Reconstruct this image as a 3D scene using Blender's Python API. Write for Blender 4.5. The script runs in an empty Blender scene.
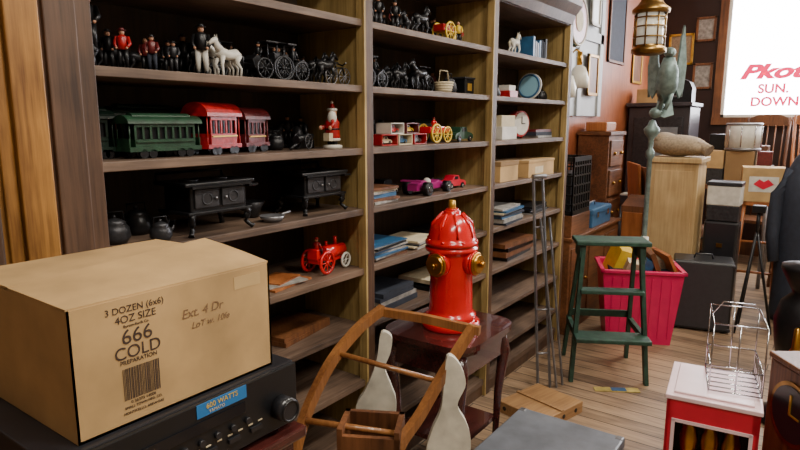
import bpy, bmesh, math, random
from mathutils import Vector, Matrix, Euler
random.seed(4)
scene=bpy.context.scene
PI=math.pi
# ------------------------------------------------------------ materials
def lin(c):
    return tuple((v/255/12.92 if v/255<=.04045 else ((v/255+.055)/1.055)**2.4) for v in c)+(1,)
_m={}
def mat(name,rgb,rough=.5,metal=0,var=.25,scale=18,bump=.05,emit=0,coat=0,alpha=1,trans=0,stretch=(1,1,1)):
    if name in _m: return _m[name]
    m=bpy.data.materials.new(name); m.use_nodes=True; nt=m.node_tree; N=nt.nodes; L=nt.links
    b=N['Principled BSDF']; c=lin(rgb)
    b.inputs['Roughness'].default_value=rough; b.inputs['Metallic'].default_value=metal
    b.inputs['Coat Weight'].default_value=coat
    b.inputs['Transmission Weight'].default_value=trans; b.inputs['Alpha'].default_value=alpha
    tc=N.new('ShaderNodeTexCoord'); mp=N.new('ShaderNodeMapping'); mp.inputs['Scale'].default_value=stretch
    L.new(tc.outputs['Object'],mp.inputs[0])
    nz=N.new('ShaderNodeTexNoise'); nz.inputs['Scale'].default_value=scale; nz.inputs['Detail'].default_value=5
    L.new(mp.outputs[0],nz.inputs['Vector'])
    r=N.new('ShaderNodeValToRGB'); r.color_ramp.elements[0].position=.3; r.color_ramp.elements[1].position=.7
    r.color_ramp.elements[0].color=tuple(v*(1-var) for v in c[:3])+(1,)
    r.color_ramp.elements[1].color=tuple(min(1,v*(1+var*.5)) for v in c[:3])+(1,)
    L.new(nz.outputs['Fac'],r.inputs[0]); L.new(r.outputs[0],b.inputs['Base Color'])
    if bump:
        bp=N.new('ShaderNodeBump'); bp.inputs['Strength'].default_value=bump*4; bp.inputs['Distance'].default_value=.002
        L.new(nz.outputs['Fac'],bp.inputs['Height']); L.new(bp.outputs[0],b.inputs['Normal'])
    if emit:
        b.inputs['Emission Color'].default_value=c; b.inputs['Emission Strength'].default_value=emit
    _m[name]=m; return m
def wood(name,dark,light,axis='Y',rough=.5,scale=1.0,bands=6,coat=0):
    """grain runs along axis"""
    if name in _m: return _m[name]
    m=bpy.data.materials.new(name); m.use_nodes=True; nt=m.node_tree; N=nt.nodes; L=nt.links
    b=N['Principled BSDF']; b.inputs['Roughness'].default_value=rough; b.inputs['Coat Weight'].default_value=coat
    tc=N.new('ShaderNodeTexCoord'); mp=N.new('ShaderNodeMapping')
    s={'X':(.06,1,1),'Y':(1,.06,1),'Z':(1,1,.06)}[axis]
    mp.inputs['Scale'].default_value=tuple(v*scale for v in s)
    L.new(tc.outputs['Object'],mp.inputs[0])
    n1=N.new('ShaderNodeTexNoise'); n1.inputs['Scale'].default_value=bands*1.6; n1.inputs['Detail'].default_value=3; n1.inputs['Distortion'].default_value=.5
    n2=N.new('ShaderNodeTexNoise'); n2.inputs['Scale'].default_value=bands*14; n2.inputs['Detail'].default_value=6
    n3=N.new('ShaderNodeTexNoise'); n3.inputs['Scale'].default_value=5; n3.inputs['Detail'].default_value=4
    L.new(tc.outputs['Object'],n3.inputs['Vector'])
    L.new(mp.outputs[0],n1.inputs['Vector']); L.new(mp.outputs[0],n2.inputs['Vector'])
    ad=N.new('ShaderNodeMixRGB'); ad.inputs[0].default_value=.5
    L.new(n1.outputs['Fac'],ad.inputs[1]); L.new(n2.outputs['Fac'],ad.inputs[2])
    ae=N.new('ShaderNodeMixRGB'); ae.inputs[0].default_value=.35
    L.new(ad.outputs[0],ae.inputs[1]); L.new(n3.outputs['Fac'],ae.inputs[2])
    r=N.new('ShaderNodeValToRGB'); r.color_ramp.elements[0].position=.38; r.color_ramp.elements[1].position=.62
    r.color_ramp.elements[0].color=lin(dark); r.color_ramp.elements[1].color=lin(light)
    L.new(ae.outputs[0],r.inputs[0]); L.new(r.outputs[0],b.inputs['Base Color'])
    bp=N.new('ShaderNodeBump'); bp.inputs['Strength'].default_value=.25; bp.inputs['Distance'].default_value=.002
    L.new(n2.outputs['Fac'],bp.inputs['Height']); L.new(bp.outputs[0],b.inputs['Normal'])
    _m[name]=m; return m
def planks(name,dark,light,gap,width=.12,along='X',length=2.2,rough=.6):
    if name in _m: return _m[name]
    m=bpy.data.materials.new(name); m.use_nodes=True; nt=m.node_tree; N=nt.nodes; L=nt.links
    b=N['Principled BSDF']; b.inputs['Roughness'].default_value=rough
    tc=N.new('ShaderNodeTexCoord'); mp=N.new('ShaderNodeMapping')
    if along=='Y': mp.inputs['Rotation'].default_value=(0,0,PI/2)
    if along=='Z': mp.inputs['Rotation'].default_value=(PI/2,0,PI/2)
    if along=='ZX': mp.inputs['Rotation'].default_value=(0,PI/2,0)
    L.new(tc.outputs['Object'],mp.inputs[0])
    br=N.new('ShaderNodeTexBrick'); br.inputs['Scale'].default_value=1; br.inputs['Brick Width'].default_value=length
    br.inputs['Row Height'].default_value=width; br.inputs['Mortar Size'].default_value=.0035; br.inputs['Mortar Smooth'].default_value=.3
    br.inputs['Color1'].default_value=(.0,0,0,1); br.inputs['Color2'].default_value=(1,1,1,1); br.inputs['Mortar'].default_value=(.5,.5,.5,1)
    L.new(mp.outputs[0],br.inputs['Vector'])
    m2=N.new('ShaderNodeMapping'); m2.inputs['Scale'].default_value=(1,10,10); L.new(mp.outputs[0],m2.inputs[0])
    n=N.new('ShaderNodeTexNoise'); n.inputs['Scale'].default_value=5; n.inputs['Detail'].default_value=7; n.inputs['Distortion'].default_value=.5
    L.new(m2.outputs[0],n.inputs['Vector'])
    n3=N.new('ShaderNodeTexNoise'); n3.inputs['Scale'].default_value=1.5; n3.inputs['Detail'].default_value=5
    L.new(mp.outputs[0],n3.inputs['Vector'])
    mx=N.new('ShaderNodeMixRGB'); mx.inputs[0].default_value=.68; L.new(br.outputs['Color'],mx.inputs[1]); L.new(n.outputs['Fac'],mx.inputs[2])
    my=N.new('ShaderNodeMixRGB'); my.inputs[0].default_value=.45; L.new(mx.outputs[0],my.inputs[1]); L.new(n3.outputs['Fac'],my.inputs[2])
    r=N.new('ShaderNodeValToRGB'); r.color_ramp.elements[0].position=.36; r.color_ramp.elements[1].position=.62
    r.color_ramp.elements[0].color=lin(dark); r.color_ramp.elements[1].color=lin(light); L.new(my.outputs[0],r.inputs[0])
    g=N.new('ShaderNodeMixRGB'); L.new(br.outputs['Fac'],g.inputs[0]); L.new(r.outputs[0],g.inputs[1]); g.inputs[2].default_value=lin(gap)
    L.new(g.outputs[0],b.inputs['Base Color'])
    bp=N.new('ShaderNodeBump'); bp.inputs['Strength'].default_value=.4; bp.inputs['Distance'].default_value=.004; bp.invert=True
    L.new(br.outputs['Fac'],bp.inputs['Height']); L.new(bp.outputs[0],b.inputs['Normal'])
    _m[name]=m; return m

# ------------------------------------------------------------ mesh builder
def axmat(p1,p2):
    p1,p2=Vector(p1),Vector(p2); d=p2-p1
    q=d.to_track_quat('Z','Y') if d.length>1e-9 else Euler((0,0,0)).to_quaternion()
    return Matrix.Translation((p1+p2)/2)@q.to_matrix().to_4x4(), d.length
class B:
    def __init__(s,name):
        s.name=name; s.bm=bmesh.new(); s.mats=[]; s.T=Matrix.Identity(4)
    def mi(s,m):
        if m not in s.mats: s.mats.append(m)
        return s.mats.index(m)
    def _fin(s,verts,m,smooth):
        fs=set()
        for v in verts:
            for f in v.link_faces: fs.add(f)
        i=s.mi(m)
        for f in fs: f.material_index=i; f.smooth=smooth and len(f.verts)<=4
    def box(s,c,d,m,rot=(0,0,0),bev=0):
        M=s.T@Matrix.Translation(c)@Euler(rot).to_matrix().to_4x4()@Matrix.Diagonal((d[0],d[1],d[2],1))
        vs=bmesh.ops.create_cube(s.bm,size=1,matrix=M)['verts']
        s._fin(vs,m,False)
        if bev:
            es=list({e for v in vs for e in v.link_edges})
            r=bmesh.ops.bevel(s.bm,geom=es,offset=bev,segments=2,affect='EDGES',profile=.5)
            i=s.mi(m)
            for f in r['faces']: f.material_index=i
        return s
    def bb(s,x0,x1,y0,y1,z0,z1,m,bev=0):
        return s.box(((x0+x1)/2,(y0+y1)/2,(z0+z1)/2),(abs(x1-x0),abs(y1-y0),abs(z1-z0)),m,bev=bev)
    def cyl(s,p1,p2,r,m,r2=None,seg=14):
        M,l=axmat(p1,p2)
        vs=bmesh.ops.create_cone(s.bm,cap_ends=True,segments=seg,radius1=r,radius2=r if r2 is None else r2,depth=l,matrix=s.T@M)['verts']
        s._fin(vs,m,True); return s
    def sph(s,c,r,m,rot=(0,0,0),u=14,v=9):
        if not hasattr(r,'__len__'): r=(r,r,r)
        M=s.T@Matrix.Translation(c)@Euler(rot).to_matrix().to_4x4()@Matrix.Diagonal((r[0],r[1],r[2],1))
        vs=bmesh.ops.create_uvsphere(s.bm,u_segments=u,v_segments=v,radius=1,matrix=M)['verts']
        s._fin(vs,m,True); return s
    def lathe(s,prof,m,o=(0,0,0),seg=28,rot=(0,0,0)):
        M=s.T@Matrix.Translation(o)@Euler(rot).to_matrix().to_4x4()
        rings=[]
        for r,z in prof:
            if r<1e-5: rings.append([s.bm.verts.new(M@Vector((0,0,z)))])
            else: rings.append([s.bm.verts.new(M@Vector((r*math.cos(2*PI*k/seg),r*math.sin(2*PI*k/seg),z))) for k in range(seg)])
        i=s.mi(m)
        for a,b in zip(rings,rings[1:]):
            for k in range(seg):
                k2=(k+1)%seg
                if len(a)==1 and len(b)==1: continue
                if len(a)==1: f=s.bm.faces.new((a[0],b[k2],b[k]))
                elif len(b)==1: f=s.bm.faces.new((a[k],a[k2],b[0]))
                else: f=s.bm.faces.new((a[k],a[k2],b[k2],b[k]))
                f.material_index=i; f.smooth=True
        return s
    def tube(s,pts,r,m,seg=8,closed=False,rect=None,rad=None):
        pts=[Vector(p) for p in pts]; n=len(pts); rings=[]
        for i,p in enumerate(pts):
            if closed: t=pts[(i+1)%n]-pts[i-1]
            else: t=pts[min(i+1,n-1)]-pts[max(i-1,0)]
            t.normalize(); up=Vector((0,0,1)) if abs(t.z)<.95 or rect else Vector((0,1,0))
            if rect: up=Vector(rect[2])
            a=t.cross(up).normalized(); b=a.cross(t).normalized()
            if rect:
                w,h=rect[0]/2,rect[1]/2
                ring=[p+a*w+b*h,p-a*w+b*h,p-a*w-b*h,p+a*w-b*h]
            else:
                rr=rad[i] if rad else r
                ring=[p+(a*math.cos(2*PI*k/seg)+b*math.sin(2*PI*k/seg))*rr for k in range(seg)]
            rings.append([s.bm.verts.new(s.T@v) for v in ring])
        ii=s.mi(m); ns=len(rings[0])
        prs=list(zip(rings,rings[1:]))+([(rings[-1],rings[0])] if closed else [])
        for a,b in prs:
            for k in range(ns):
                f=s.bm.faces.new((a[k],a[(k+1)%ns],b[(k+1)%ns],b[k])); f.material_index=ii; f.smooth=not rect
        if not closed:
            for rg in (rings[0],rings[-1]):
                f=s.bm.faces.new(rg); f.material_index=ii
        return s
    def torus(s,c,R,r,m,axis=(0,0,1),seg=24,rs=8):
        q=Vector(axis).to_track_quat('Z','Y')
        pts=[Vector(c)+q@Vector((R*math.cos(2*PI*k/seg),R*math.sin(2*PI*k/seg),0)) for k in range(seg)]
        rings=[]
        for k in range(seg):
            rad=(q@Vector((math.cos(2*PI*k/seg),math.sin(2*PI*k/seg),0))); ax=q@Vector((0,0,1))
            rings.append([s.bm.verts.new(s.T@(pts[k]+(rad*math.cos(2*PI*j/rs)+ax*math.sin(2*PI*j/rs))*r)) for j in range(rs)])
        ii=s.mi(m)
        for k in range(seg):
            a,b=rings[k],rings[(k+1)%seg]
            for j in range(rs):
                f=s.bm.faces.new((a[j],a[(j+1)%rs],b[(j+1)%rs],b[j])); f.material_index=ii; f.smooth=True
        return s
    def prism(s,poly,o,u,v,th,m):
        o,u,v=Vector(o),Vector(u).normalized(),Vector(v).normalized(); n=u.cross(v)
        f1=[s.bm.verts.new(s.T@(o+u*a+v*b+n*th/2)) for a,b in poly]
        f2=[s.bm.verts.new(s.T@(o+u*a+v*b-n*th/2)) for a,b in poly]
        i=s.mi(m); k=len(poly)
        fs=[s.bm.faces.new(f1),s.bm.faces.new(f2[::-1])]
        for j in range(k): fs.append(s.bm.faces.new((f1[(j+1)%k],f1[j],f2[j],f2[(j+1)%k])))
        for f in fs: f.material_index=i
        return s
    def done(s,loc=(0,0,0),rz=0,sc=1,rot=None,parent=None):
        bmesh.ops.recalc_face_normals(s.bm,faces=s.bm.faces[:])
        me=bpy.data.meshes.new(s.name); s.bm.to_mesh(me); s.bm.free()
        for m in s.mats: me.materials.append(m)
        o=bpy.data.objects.new(s.name,me); scene.collection.objects.link(o)
        o.location=loc; o.rotation_euler=rot if rot else (0,0,rz); o.scale=(sc,)*3 if not hasattr(sc,'__len__') else sc
        if parent: o.parent=parent
        return o
def text(body,loc,size,m,parent,name,rot=(PI/2,0,PI/2),align='CENTER',ext=.0002,shear=0,sx=1,off=0):
    cu=bpy.data.curves.new(name,'FONT'); cu.body=body; cu.size=size; cu.align_x=align; cu.extrude=ext; cu.shear=shear; cu.offset=off
    cu.materials.append(m); o=bpy.data.objects.new(name,cu); scene.collection.objects.link(o)
    o.location=loc; o.rotation_euler=rot; o.scale=(sx,1,1)
    if parent: o.parent=parent
    return o
# ------------------------------------------------------------ palette
oak=wood('oak_grain',(104,66,24),(182,130,64),'Z',.45,1.0,9)
dkpost=wood('dark_post_wood',(52,35,25),(98,71,52),'Z',.5,1,9)
shelfw=wood('shelf_wood',(60,46,38),(124,101,84),'Y',.55,1,8)
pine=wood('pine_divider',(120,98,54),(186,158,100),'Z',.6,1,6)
backw=wood('bookcase_back_wood',(42,31,22),(74,56,38),'Z',.7,1,6)
cherry=wood('cherry_wood',(40,18,18),(82,38,34),'Y',.2,1,6,coat=.5)
rockw=wood('bent_oak',(104,62,32),(158,106,58),'Z',.35,2,5,coat=.3)
brownw=wood('brown_wood',(70,40,22),(130,82,48),'Z',.5,1,6)
brownwY=wood('brown_wood_y',(70,40,22),(130,82,48),'Y',.5,1,6)
ply=wood('plywood',(130,94,58),(172,132,86),'Y',.6,1,6)
blk=mat('black_iron',(30,30,33),.36,.4,.3,40,.15)
blkp=mat('black_plastic',(20,21,24),.35,0,.2,30,.02)
satinblk=mat('satin_black',(36,36,40),.28,0,.15,20,.03)
iron=mat('dark_grey_iron',(60,60,64),.4,.5,.4,50,.2)
redp=mat('red_enamel',(212,12,18),.22,0,.10,14,.03,coat=.5)
redd=mat('red_cast',(168,24,26),.35,0,.4,50,.15)
marn=mat('maroon_cast',(98,26,28),.4,0,.35,50,.15)
grn=mat('green_cast',(34,66,46),.4,0,.4,50,.15)
dgrn=mat('dark_green_cast',(24,44,35),.4,0,.35,50,.15)
stoolg=mat('green_worn_paint',(38,72,58),.5,0,.5,24,.1)
brass=mat('brass',(200,150,66),.28,1,.25,20,.05)
oldbrass=mat('old_brass',(150,118,66),.35,1,.4,20,.05)
gold=mat('gold_paint',(206,160,66),.35,.6,.2,20,.05)
whitep=mat('white_paint',(206,202,192),.5,0,.2,20,.05)
cream=mat('cream_paper',(204,190,158),.7,0,.2,20,.02)
greym=mat('grey_metal',(138,138,142),.35,.7,.25,25,.05)
gpaint=mat('grey_green_paint',(214,211,196),.4,0,.3,16,.08)
chrome=mat('chrome_wire',(210,210,215),.2,1,.1,10,0)
card=mat('cardboard',(188,154,104),.82,0,.32,6,.06)
cardin=mat('cardboard_inner',(140,110,72),.8,0,.1,9,.04)
ink=mat('brown_ink',(66,50,42),.7,0,.3,60,0)
inkl=mat('pen_ink',(122,94,66),.7,0,0,5,0)
blue=mat('blue_paint',(50,96,136),.4,0,.3,20,.05)
navy=mat('navy_cloth',(36,42,56),.8,0,.3,30,.1)
magenta=mat('magenta_plastic',(212,22,90),.35,0,.1,12,.02)
pinkr=mat('raspberry_paint',(206,26,56),.35,0,.15,12,.03)
purple=mat('purple_toy',(170,36,120),.3,.2,.2,20,.02)
yellow=mat('yellow_paint',(222,186,52),.45,0,.15,20,.02)
skin=mat('painted_skin',(190,138,108),.5,0,.2,20,.02)
verd=mat('verdigris',(120,140,136),.5,.4,.4,24,.2)
burlap=mat('burlap',(150,132,108),.9,0,.3,60,.3)
tan=wood('tan_oak',(166,136,90),(206,178,130),'Z',.5,1,5)
white_g=mat('milk_glass',(230,226,212),.25,0,.05,5,0)
redsign=mat('red_sign_letter',(214,20,80),.5,0,0,5,0,emit=1.8)
paper=mat('magazine_paper',(150,146,140),.6,0,.5,30,.02)
orw=wood('orange_wood',(122,66,32),(180,112,62),'Z',.4,1,5)

# ------------------------------------------------------------ room
fl=planks('floor_planks',(88,70,54),(168,140,110),(40,31,25),.10,'X',2.4,.5)
bead=planks('beadboard',(104,50,28),(170,98,60),(40,18,10),.075,'ZX',6,.45)
beadl=planks('beadboard_side',(104,50,28),(170,98,60),(40,18,10),.075,'Z',6,.45)
plast=mat('plaster_wall',(150,136,118),.9,0,.15,4,.05)
ceilm=mat('ceiling_paint',(180,170,155),.9,0,.1,4,.05)
X0,X1,Y0,Y1,ZC=-.40,3.4,-2.2,7.5,3.1
B('floor').bb(X0-.1,X1+.1,Y0-.1,Y1+.1,-.1,0,fl).done()
B('ceiling').bb(X0-.1,X1+.1,Y0-.1,Y1+.1,ZC,ZC+.1,ceilm).done()
B('wall_left').bb(X0-.1,X0,Y0,Y1,0,ZC,beadl).done()
B('wall_right').bb(X1,X1+.1,Y0,Y1,0,ZC,plast).done()
B('wall_front').bb(X0-.1,X1+.1,Y0-.1,Y0,0,ZC,plast).done()
w=B('wall_back'); WX0,WX1,WZ0,WZ1=.33,2.9,1.50,2.95
w.bb(X0-.1,WX0,Y1,Y1+.1,0,ZC,bead); w.bb(WX1,X1+.1,Y1,Y1+.1,0,ZC,bead)
w.bb(WX0,WX1,Y1,Y1+.1,0,WZ0,bead); w.bb(WX0,WX1,Y1,Y1+.1,WZ1,ZC,bead); w.done()
winf=mat('window_frame_paint',(226,222,210),.5,0,.1,10,.02)
pane=mat('sunlit_window_pane',(244,246,255),.3,0,0,5,0,emit=18)
w=B('window_1')
w.bb(WX0,WX1,Y1+.05,Y1+.06,WZ0,WZ1,pane)
for a,b,c,d in ((WX0-.0,WX0+.03,WZ0,WZ1),(WX1-.04,WX1,WZ0,WZ1),(WX0,WX1,WZ0,WZ0+.03),(WX0,WX1,WZ1-.04,WZ1)):
    w.bb(a,b,Y1+.0,Y1+.09,c,d,winf)
win=w.done()
rt=(PI/2,0,0)
text('Pkot',(.76,Y1+.045,1.91),.20,redsign,win,'lettering_1',rt,shear=.35,ext=.002,sx=1.5,off=.010)
text('SUN.',(.80,Y1+.045,1.755),.13,redsign,win,'lettering_2',rt,ext=.002,off=.005)
text('DOWN',(.82,Y1+.045,1.62),.13,redsign,win,'lettering_3',rt,ext=.002,off=.005)
B('trim_1').bb(WX0-.08,WX0-.001,Y1-.03,Y1-.001,WZ0-.08,WZ1+.1,brownw).bb(WX0-.08,WX1+.1,Y1-.06,Y1-.001,WZ0-.08,WZ0-.001,brownw).done()
B('baseboard_back').bb(X0+.02,X1,Y1-.02,Y1-.001,0,.15,brownw).done()

# ------------------------------------------------------------ bookcase
SH=[1.81,1.58,1.355,1.13,.90,.675,.45,.225]
D=.34
b=B('bookcase')
b.bb(-D-.012,-D,.63,3.79,0,2.06,backw)
divs=[.72,1.75,2.745,3.76]
for i,y in enumerate(divs):
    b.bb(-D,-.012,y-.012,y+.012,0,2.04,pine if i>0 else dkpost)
    b.bb(-.012,.006,y-.022,y+.022,0,2.04,dkpost,bev=.002)
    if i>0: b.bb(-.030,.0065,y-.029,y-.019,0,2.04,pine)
for y0,y1 in zip(divs,divs[1:]):
    for z in SH: b.bb(-D,-.004,y0+.012,y1-.012,z-.024,z,shelfw,bev=.002)
    b.bb(-D,-.004,y0+.012,y1-.012,.06,.09,shelfw); b.bb(-.03,-.01,y0,y1,0,.06,dkpost)
b.bb(-D,-.0,.63,3.80,2.035,2.06,shelfw)
b.prism([(0,0),(.03,0),(.05,.05),(.09,.10),(.09,.13),(0,.13)],(-.02,2.2,2.04),(1,0,0),(0,0,1),3.1,dkpost)
b.bb(-D,.0,.63,.71,0,2.04,dkpost)
b.bb(-.0,.012,.635,.705,0,2.04,dkpost,bev=.003)
b.done()
b=B('oak_cupboard')
b.bb(-.36,-.02,-.3,.625,0,2.2,brownw)
b.bb(-.02,.0,-.3,.624,0,2.2,oak)
b.bb(.0,.020,.555,.623,0,2.2,oak,bev=.003); b.bb(.0,.012,.525,.55,0,2.2,oak,bev=.003)
b.bb(.0,.022,-.1,.0,0,2.2,oak,bev=.003)
b.bb(.0,.014,.02,.515,.1,2.1,dkpost,bev=.006)
b.bb(.014,.018,.40,.48,.1,2.1,dkpost,bev=.002)
b.done()

# ------------------------------------------------------------ cardboard box + receiver + table
tb=B('side_table')
tb.bb(.12,.60,.30,.80,.825,.849,cherry,bev=.005)
for x in(.15,.56):
    for y in(.34,.76): tb.bb(x-.02,x+.02,y-.02,y+.02,0,.825,cherry)
tb.bb(.15,.57,.33,.77,.74,.825,cherry); tb.done()
rc=B('stereo_receiver')
rc.bb(.20,.575,.33,.790,.862,.985,satinblk,bev=.003)
rc.bb(.575,.583,.33,.790,.862,.982,blkp,bev=.002)
for x in(.24,.54):
    for y in(.36,.76): rc.cyl((x,y,.850),(x,y,.863),.016,blkp)
rc.bb(.583,.586,.40,.66,.930,.950,mat('display_window',(10,14,22),.1,0,0,5,0))
rc.cyl((.583,.745,.905),(.612,.745,.905),.024,satinblk,seg=24); rc.torus((.612,.745,.905),.020,.003,blkp,(1,0,0))
for k in range(9): rc.cyl((.583,.40+k*.033,.912),(.590,.40+k*.033,.912),.006,satinblk)
for k in range(6): rc.bb(.583,.588,.42+k*.05,.445+k*.05,.885,.893,satinblk)
rc.bb(.583,.5845,.56,.665,.957,.981,mat('blue_sticker',(40,110,170),.4,0,.1,10,0))
for k in range(14): rc.bb(.5835,.5845,.39+k*.023,.40+k*.023,.899,.9015,cream)
rco=rc.done()
text('600 WATTS',(.5850,.612,.969),.013,yellow,rco,'sticker_text'); text('YAMATO',(.5850,.60,.960),.008,cream,rco,'sticker_text_2')
text('6 CHANNEL',(.5850,.47,.87),.009,cream,rco,'panel_text')

bx=B('cardboard_box')
x0,x1,y0,y1,z0,z1=.19,.56,.378,.75,.986,1.188
t=.004
bx.bb(x0,x1,y0,y1,z0,z0+t,card)
bx.bb(x0,x0+t,y0,y1,z0,z1,card); bx.bb(x1-t,x1,y0,y1,z0,z1,card)
bx.bb(x0,x1,y0,y0+t,z0,z1,card); bx.bb(x0,x1,y1-t,y1,z0,z1,card)
bx.box(((x0+x1)/2,y0+.09,z1-.004),(x1-x0-.012,.175,.003),cardin,rot=(.01,0,0))
bx.box(((x0+x1)/2,y1-.09,z1-.004),(x1-x0-.012,.175,.003),cardin,rot=(-.01,0,0))
def flap(xh,sgn,a1,a2,ln,m):
    n=8; ys=[y0+(y1-y0)*k/n for k in range(n+1)]; i=bx.mi(m); V=[]
    for k,y in enumerate(ys):
        f=k/n; ang=a1+(a2-a1)*f; row=[]
        for q in range(4):
            d=ln*q/3; row.append((bx.bm.verts.new((xh+sgn*d*math.cos(ang),y,z1+.003+d*math.sin(ang)*(1-.25*q/3))),bx.bm.verts.new((xh+sgn*d*math.cos(ang),y,z1-.001+d*math.sin(ang)*(1-.25*q/3)))))
        V.append(row)
    for k in range(n):
        for q in range(3):
            for s_ in(0,1):
                f=bx.bm.faces.new((V[k][q][s_],V[k+1][q][s_],V[k+1][q+1][s_],V[k][q+1][s_])); f.material_index=i
        for q in(0,3):
            f=bx.bm.faces.new((V[k][q][0],V[k+1][q][0],V[k+1][q][1],V[k][q][1])); f.material_index=i
    for k in(0,n):
        for q in range(3):
            f=bx.bm.faces.new((V[k][q][0],V[k][q+1][0],V[k][q+1][1],V[k][q][1])); f.material_index=i
flap(x1-.002,-1,.01,.16,.192,card); flap(x0+.002,1,.02,.03,.180,card)
bx.bb(x1-.0002,x1+.0004,y0+.29,y0+.35,z1-.035,z1-.012,mat('tape',(196,166,118),.3,0,.1,10,0))
bxo=bx.done()
F=.5606
def bt(s,y,z,sz,m=ink,sx=1,shear=0): text(s,(F,y,z),sz,m,bxo,'print_'+s[:3].strip(),rot=(PI/2,0,PI/2),sx=sx,shear=shear)
bt('3 DOZEN (6x6)',.480,1.166,.0145); bt('4OZ SIZE',.480,1.150,.0165)
bt('Burton-Revik Co.',.480,1.142,.006); bt('666',.480,1.116,.033,sx=1.05); bt('COLD',.480,1.093,.028)
bt('PREPARATION',.480,1.084,.0095); bt('MONTICELLO, ARKANSAS',.483,1.003,.0058); bt('SMALL TOWN MFG. CO.',.483,1.012,.0058)
cd=B('barcode'); yy=.452
for k in range(26):
    wd=random.choice((.0008,.0012,.002)); cd.bb(F-.0003,F+.0001,yy,yy+wd,1.026,1.077,ink); yy+=wd+random.choice((.0008,.0013))
cd.done(parent=bxo)
bt('0 36373 14006',.483,1.019,.007)
bt('Ext. 4 Dr',.60,1.128,.022,inkl,shear=.2); bt('LoT w. 10fe',.615,1.107,.016,inkl,shear=.3)

# ------------------------------------------------------------ table & hydrant
hx,hy,hz=.22,1.99,.646
b=B('side_table')
def rrect(w,d,r,n=6):
    P=[]
    for cx,cy,a0 in ((w/2-r,d/2-r,0),(-w/2+r,d/2-r,PI/2),(-w/2+r,-d/2+r,PI),(w/2-r,-d/2+r,1.5*PI)):
        for k in range(n+1):
            a=a0+PI/2*k/n; P.append((cx+r*math.cos(a),cy+r*math.sin(a)))
    return P
b.prism(rrect(.41,.44,.10),(0,0,-.011),(1,0,0),(0,1,0),.022,cherry)
b.prism(rrect(.385,.415,.09),(0,0,-.031),(1,0,0),(0,1,0),.018,cherry)
b.prism(rrect(.33,.36,.03),(0,0,-.085),(1,0,0),(0,1,0),.09,cherry)
for sx in(-1,1):
    for sy in(-1,1):
        x,y=sx*.145,sy*.16
        b.tube([(x,y,-.04),(x+sx*.015,y+sy*.015,-.12),(x,y,-.3),(x-sx*.005,y-sy*.005,-.5),(x+sx*.02,y+sy*.02,-.646)],.02,cherry,rad=[.024,.026,.018,.013,.018])
b.bb(-.14,.14,-.155,.155,-.43,-.41,cherry)
b.done((hx-.005,hy,hz))
b=B('fire_hydrant')
b.lathe([(0,0),(.122,0),(.124,.006),(.124,.022),(.118,.028),(.104,.030),(.102,.036),(.108,.040),(.108,.054),(.098,.060),(.093,.075),(.090,.20),(.093,.24),(.094,.30),(.096,.312),(.110,.316),(.112,.322),(.112,.330),(.100,.334),(.100,.338),(.112,.341),(.112,.352),(.106,.358),(.100,.37),(.095,.392),(.083,.42),(.064,.443),(.044,.458),(.036,.463),(.036,.472),(.03,.476),(0,.476)],redp,seg=40)
for k in range(8):
    a=k*PI/4+.2; b.cyl((.104*math.cos(a),.104*math.sin(a),.352),(.104*math.cos(a),.104*math.sin(a),.364),.008,redp,seg=6)
    b.cyl((.115*math.cos(a),.115*math.sin(a),.028),(.115*math.cos(a),.115*math.sin(a),.036),.007,redp,seg=6)
b.cyl((0,0,.474),(0,0,.515),.019,gold,r2=.015,seg=5)
b.cyl((0,0,.474),(0,0,.482),.028,redp)
for a in range(8):
    an=a*PI/4; b.tube([(.098*math.cos(an),.098*math.sin(an),.372),(.085*math.cos(an),.085*math.sin(an),.425),(.045*math.cos(an),.045*math.sin(an),.463)],.006,redp,seg=6)
for d in ((0,-1,0),(1,0,0),(0,1,0)):
    d=Vector(d); c=Vector((0,0,.272))
    b.cyl(c+d*.08,c+d*.112,.048,redp,seg=24); b.cyl(c+d*.108,c+d*.118,.052,redp,seg=8)
    b.cyl(c+d*.116,c+d*.138,.043,brass,r2=.036,seg=24); b.torus(c+d*.122,.042,.005,brass,d)
    b.cyl(c+d*.138,c+d*.156,.013,brass,seg=5)
b.done((hx,hy,hz+.001),sc=(.93,.93,.98))

# ------------------------------------------------------------ child rocker
def smooth(P,n=6):
    P=[Vector(p) for p in P]; out=[]
    Q=[P[0]*2-P[1]]+P+[P[-1]*2-P[-2]]
    for i in range(1,len(Q)-2):
        for k in range(n):
            t=k/n; a,b_,c,d=Q[i-1],Q[i],Q[i+1],Q[i+2]
            out.append(.5*((2*b_)+(-a+c)*t+(2*a-5*b_+4*c-d)*t*t+(-a+3*b_-3*c+d)*t**3))
    out.append(P[-1]); return out
b=B('rocking_horse')
Lp=smooth([(.285,1.46,.862),(.275,1.35,.825),(.272,1.22,.750),(.29,1.09,.63),(.315,1.02,.50),(.34,1.0,.25),(.36,1.0,.0)])
Rp=smooth([(.578,1.52,.842),(.552,1.41,.738),(.54,1.30,.645),(.53,1.2,.57),(.535,1.12,.40),(.55,1.08,.2),(.56,1.06,.0)])
b.tube(Lp,0,rockw,rect=(.022,.030,(0,.55,-1)))
b.tube(Rp,0,rockw,rect=(.022,.030,(0,.55,-1)))
b.tube([(.262,1.455,.853),(.43,1.49,.850),(.60,1.525,.836)],0,rockw,rect=(.020,.026,(0,0,1)))
b.cyl((.29,1.09,.64),(.53,1.25,.60),.009,rockw)
b.cyl((.275,1.26,.775),(.545,1.38,.715),.008,rockw)
b.cyl((.32,1.02,.45),(.54,1.12,.40),.010,rockw)
R=(.81,.586,0); s1=.0029
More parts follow.
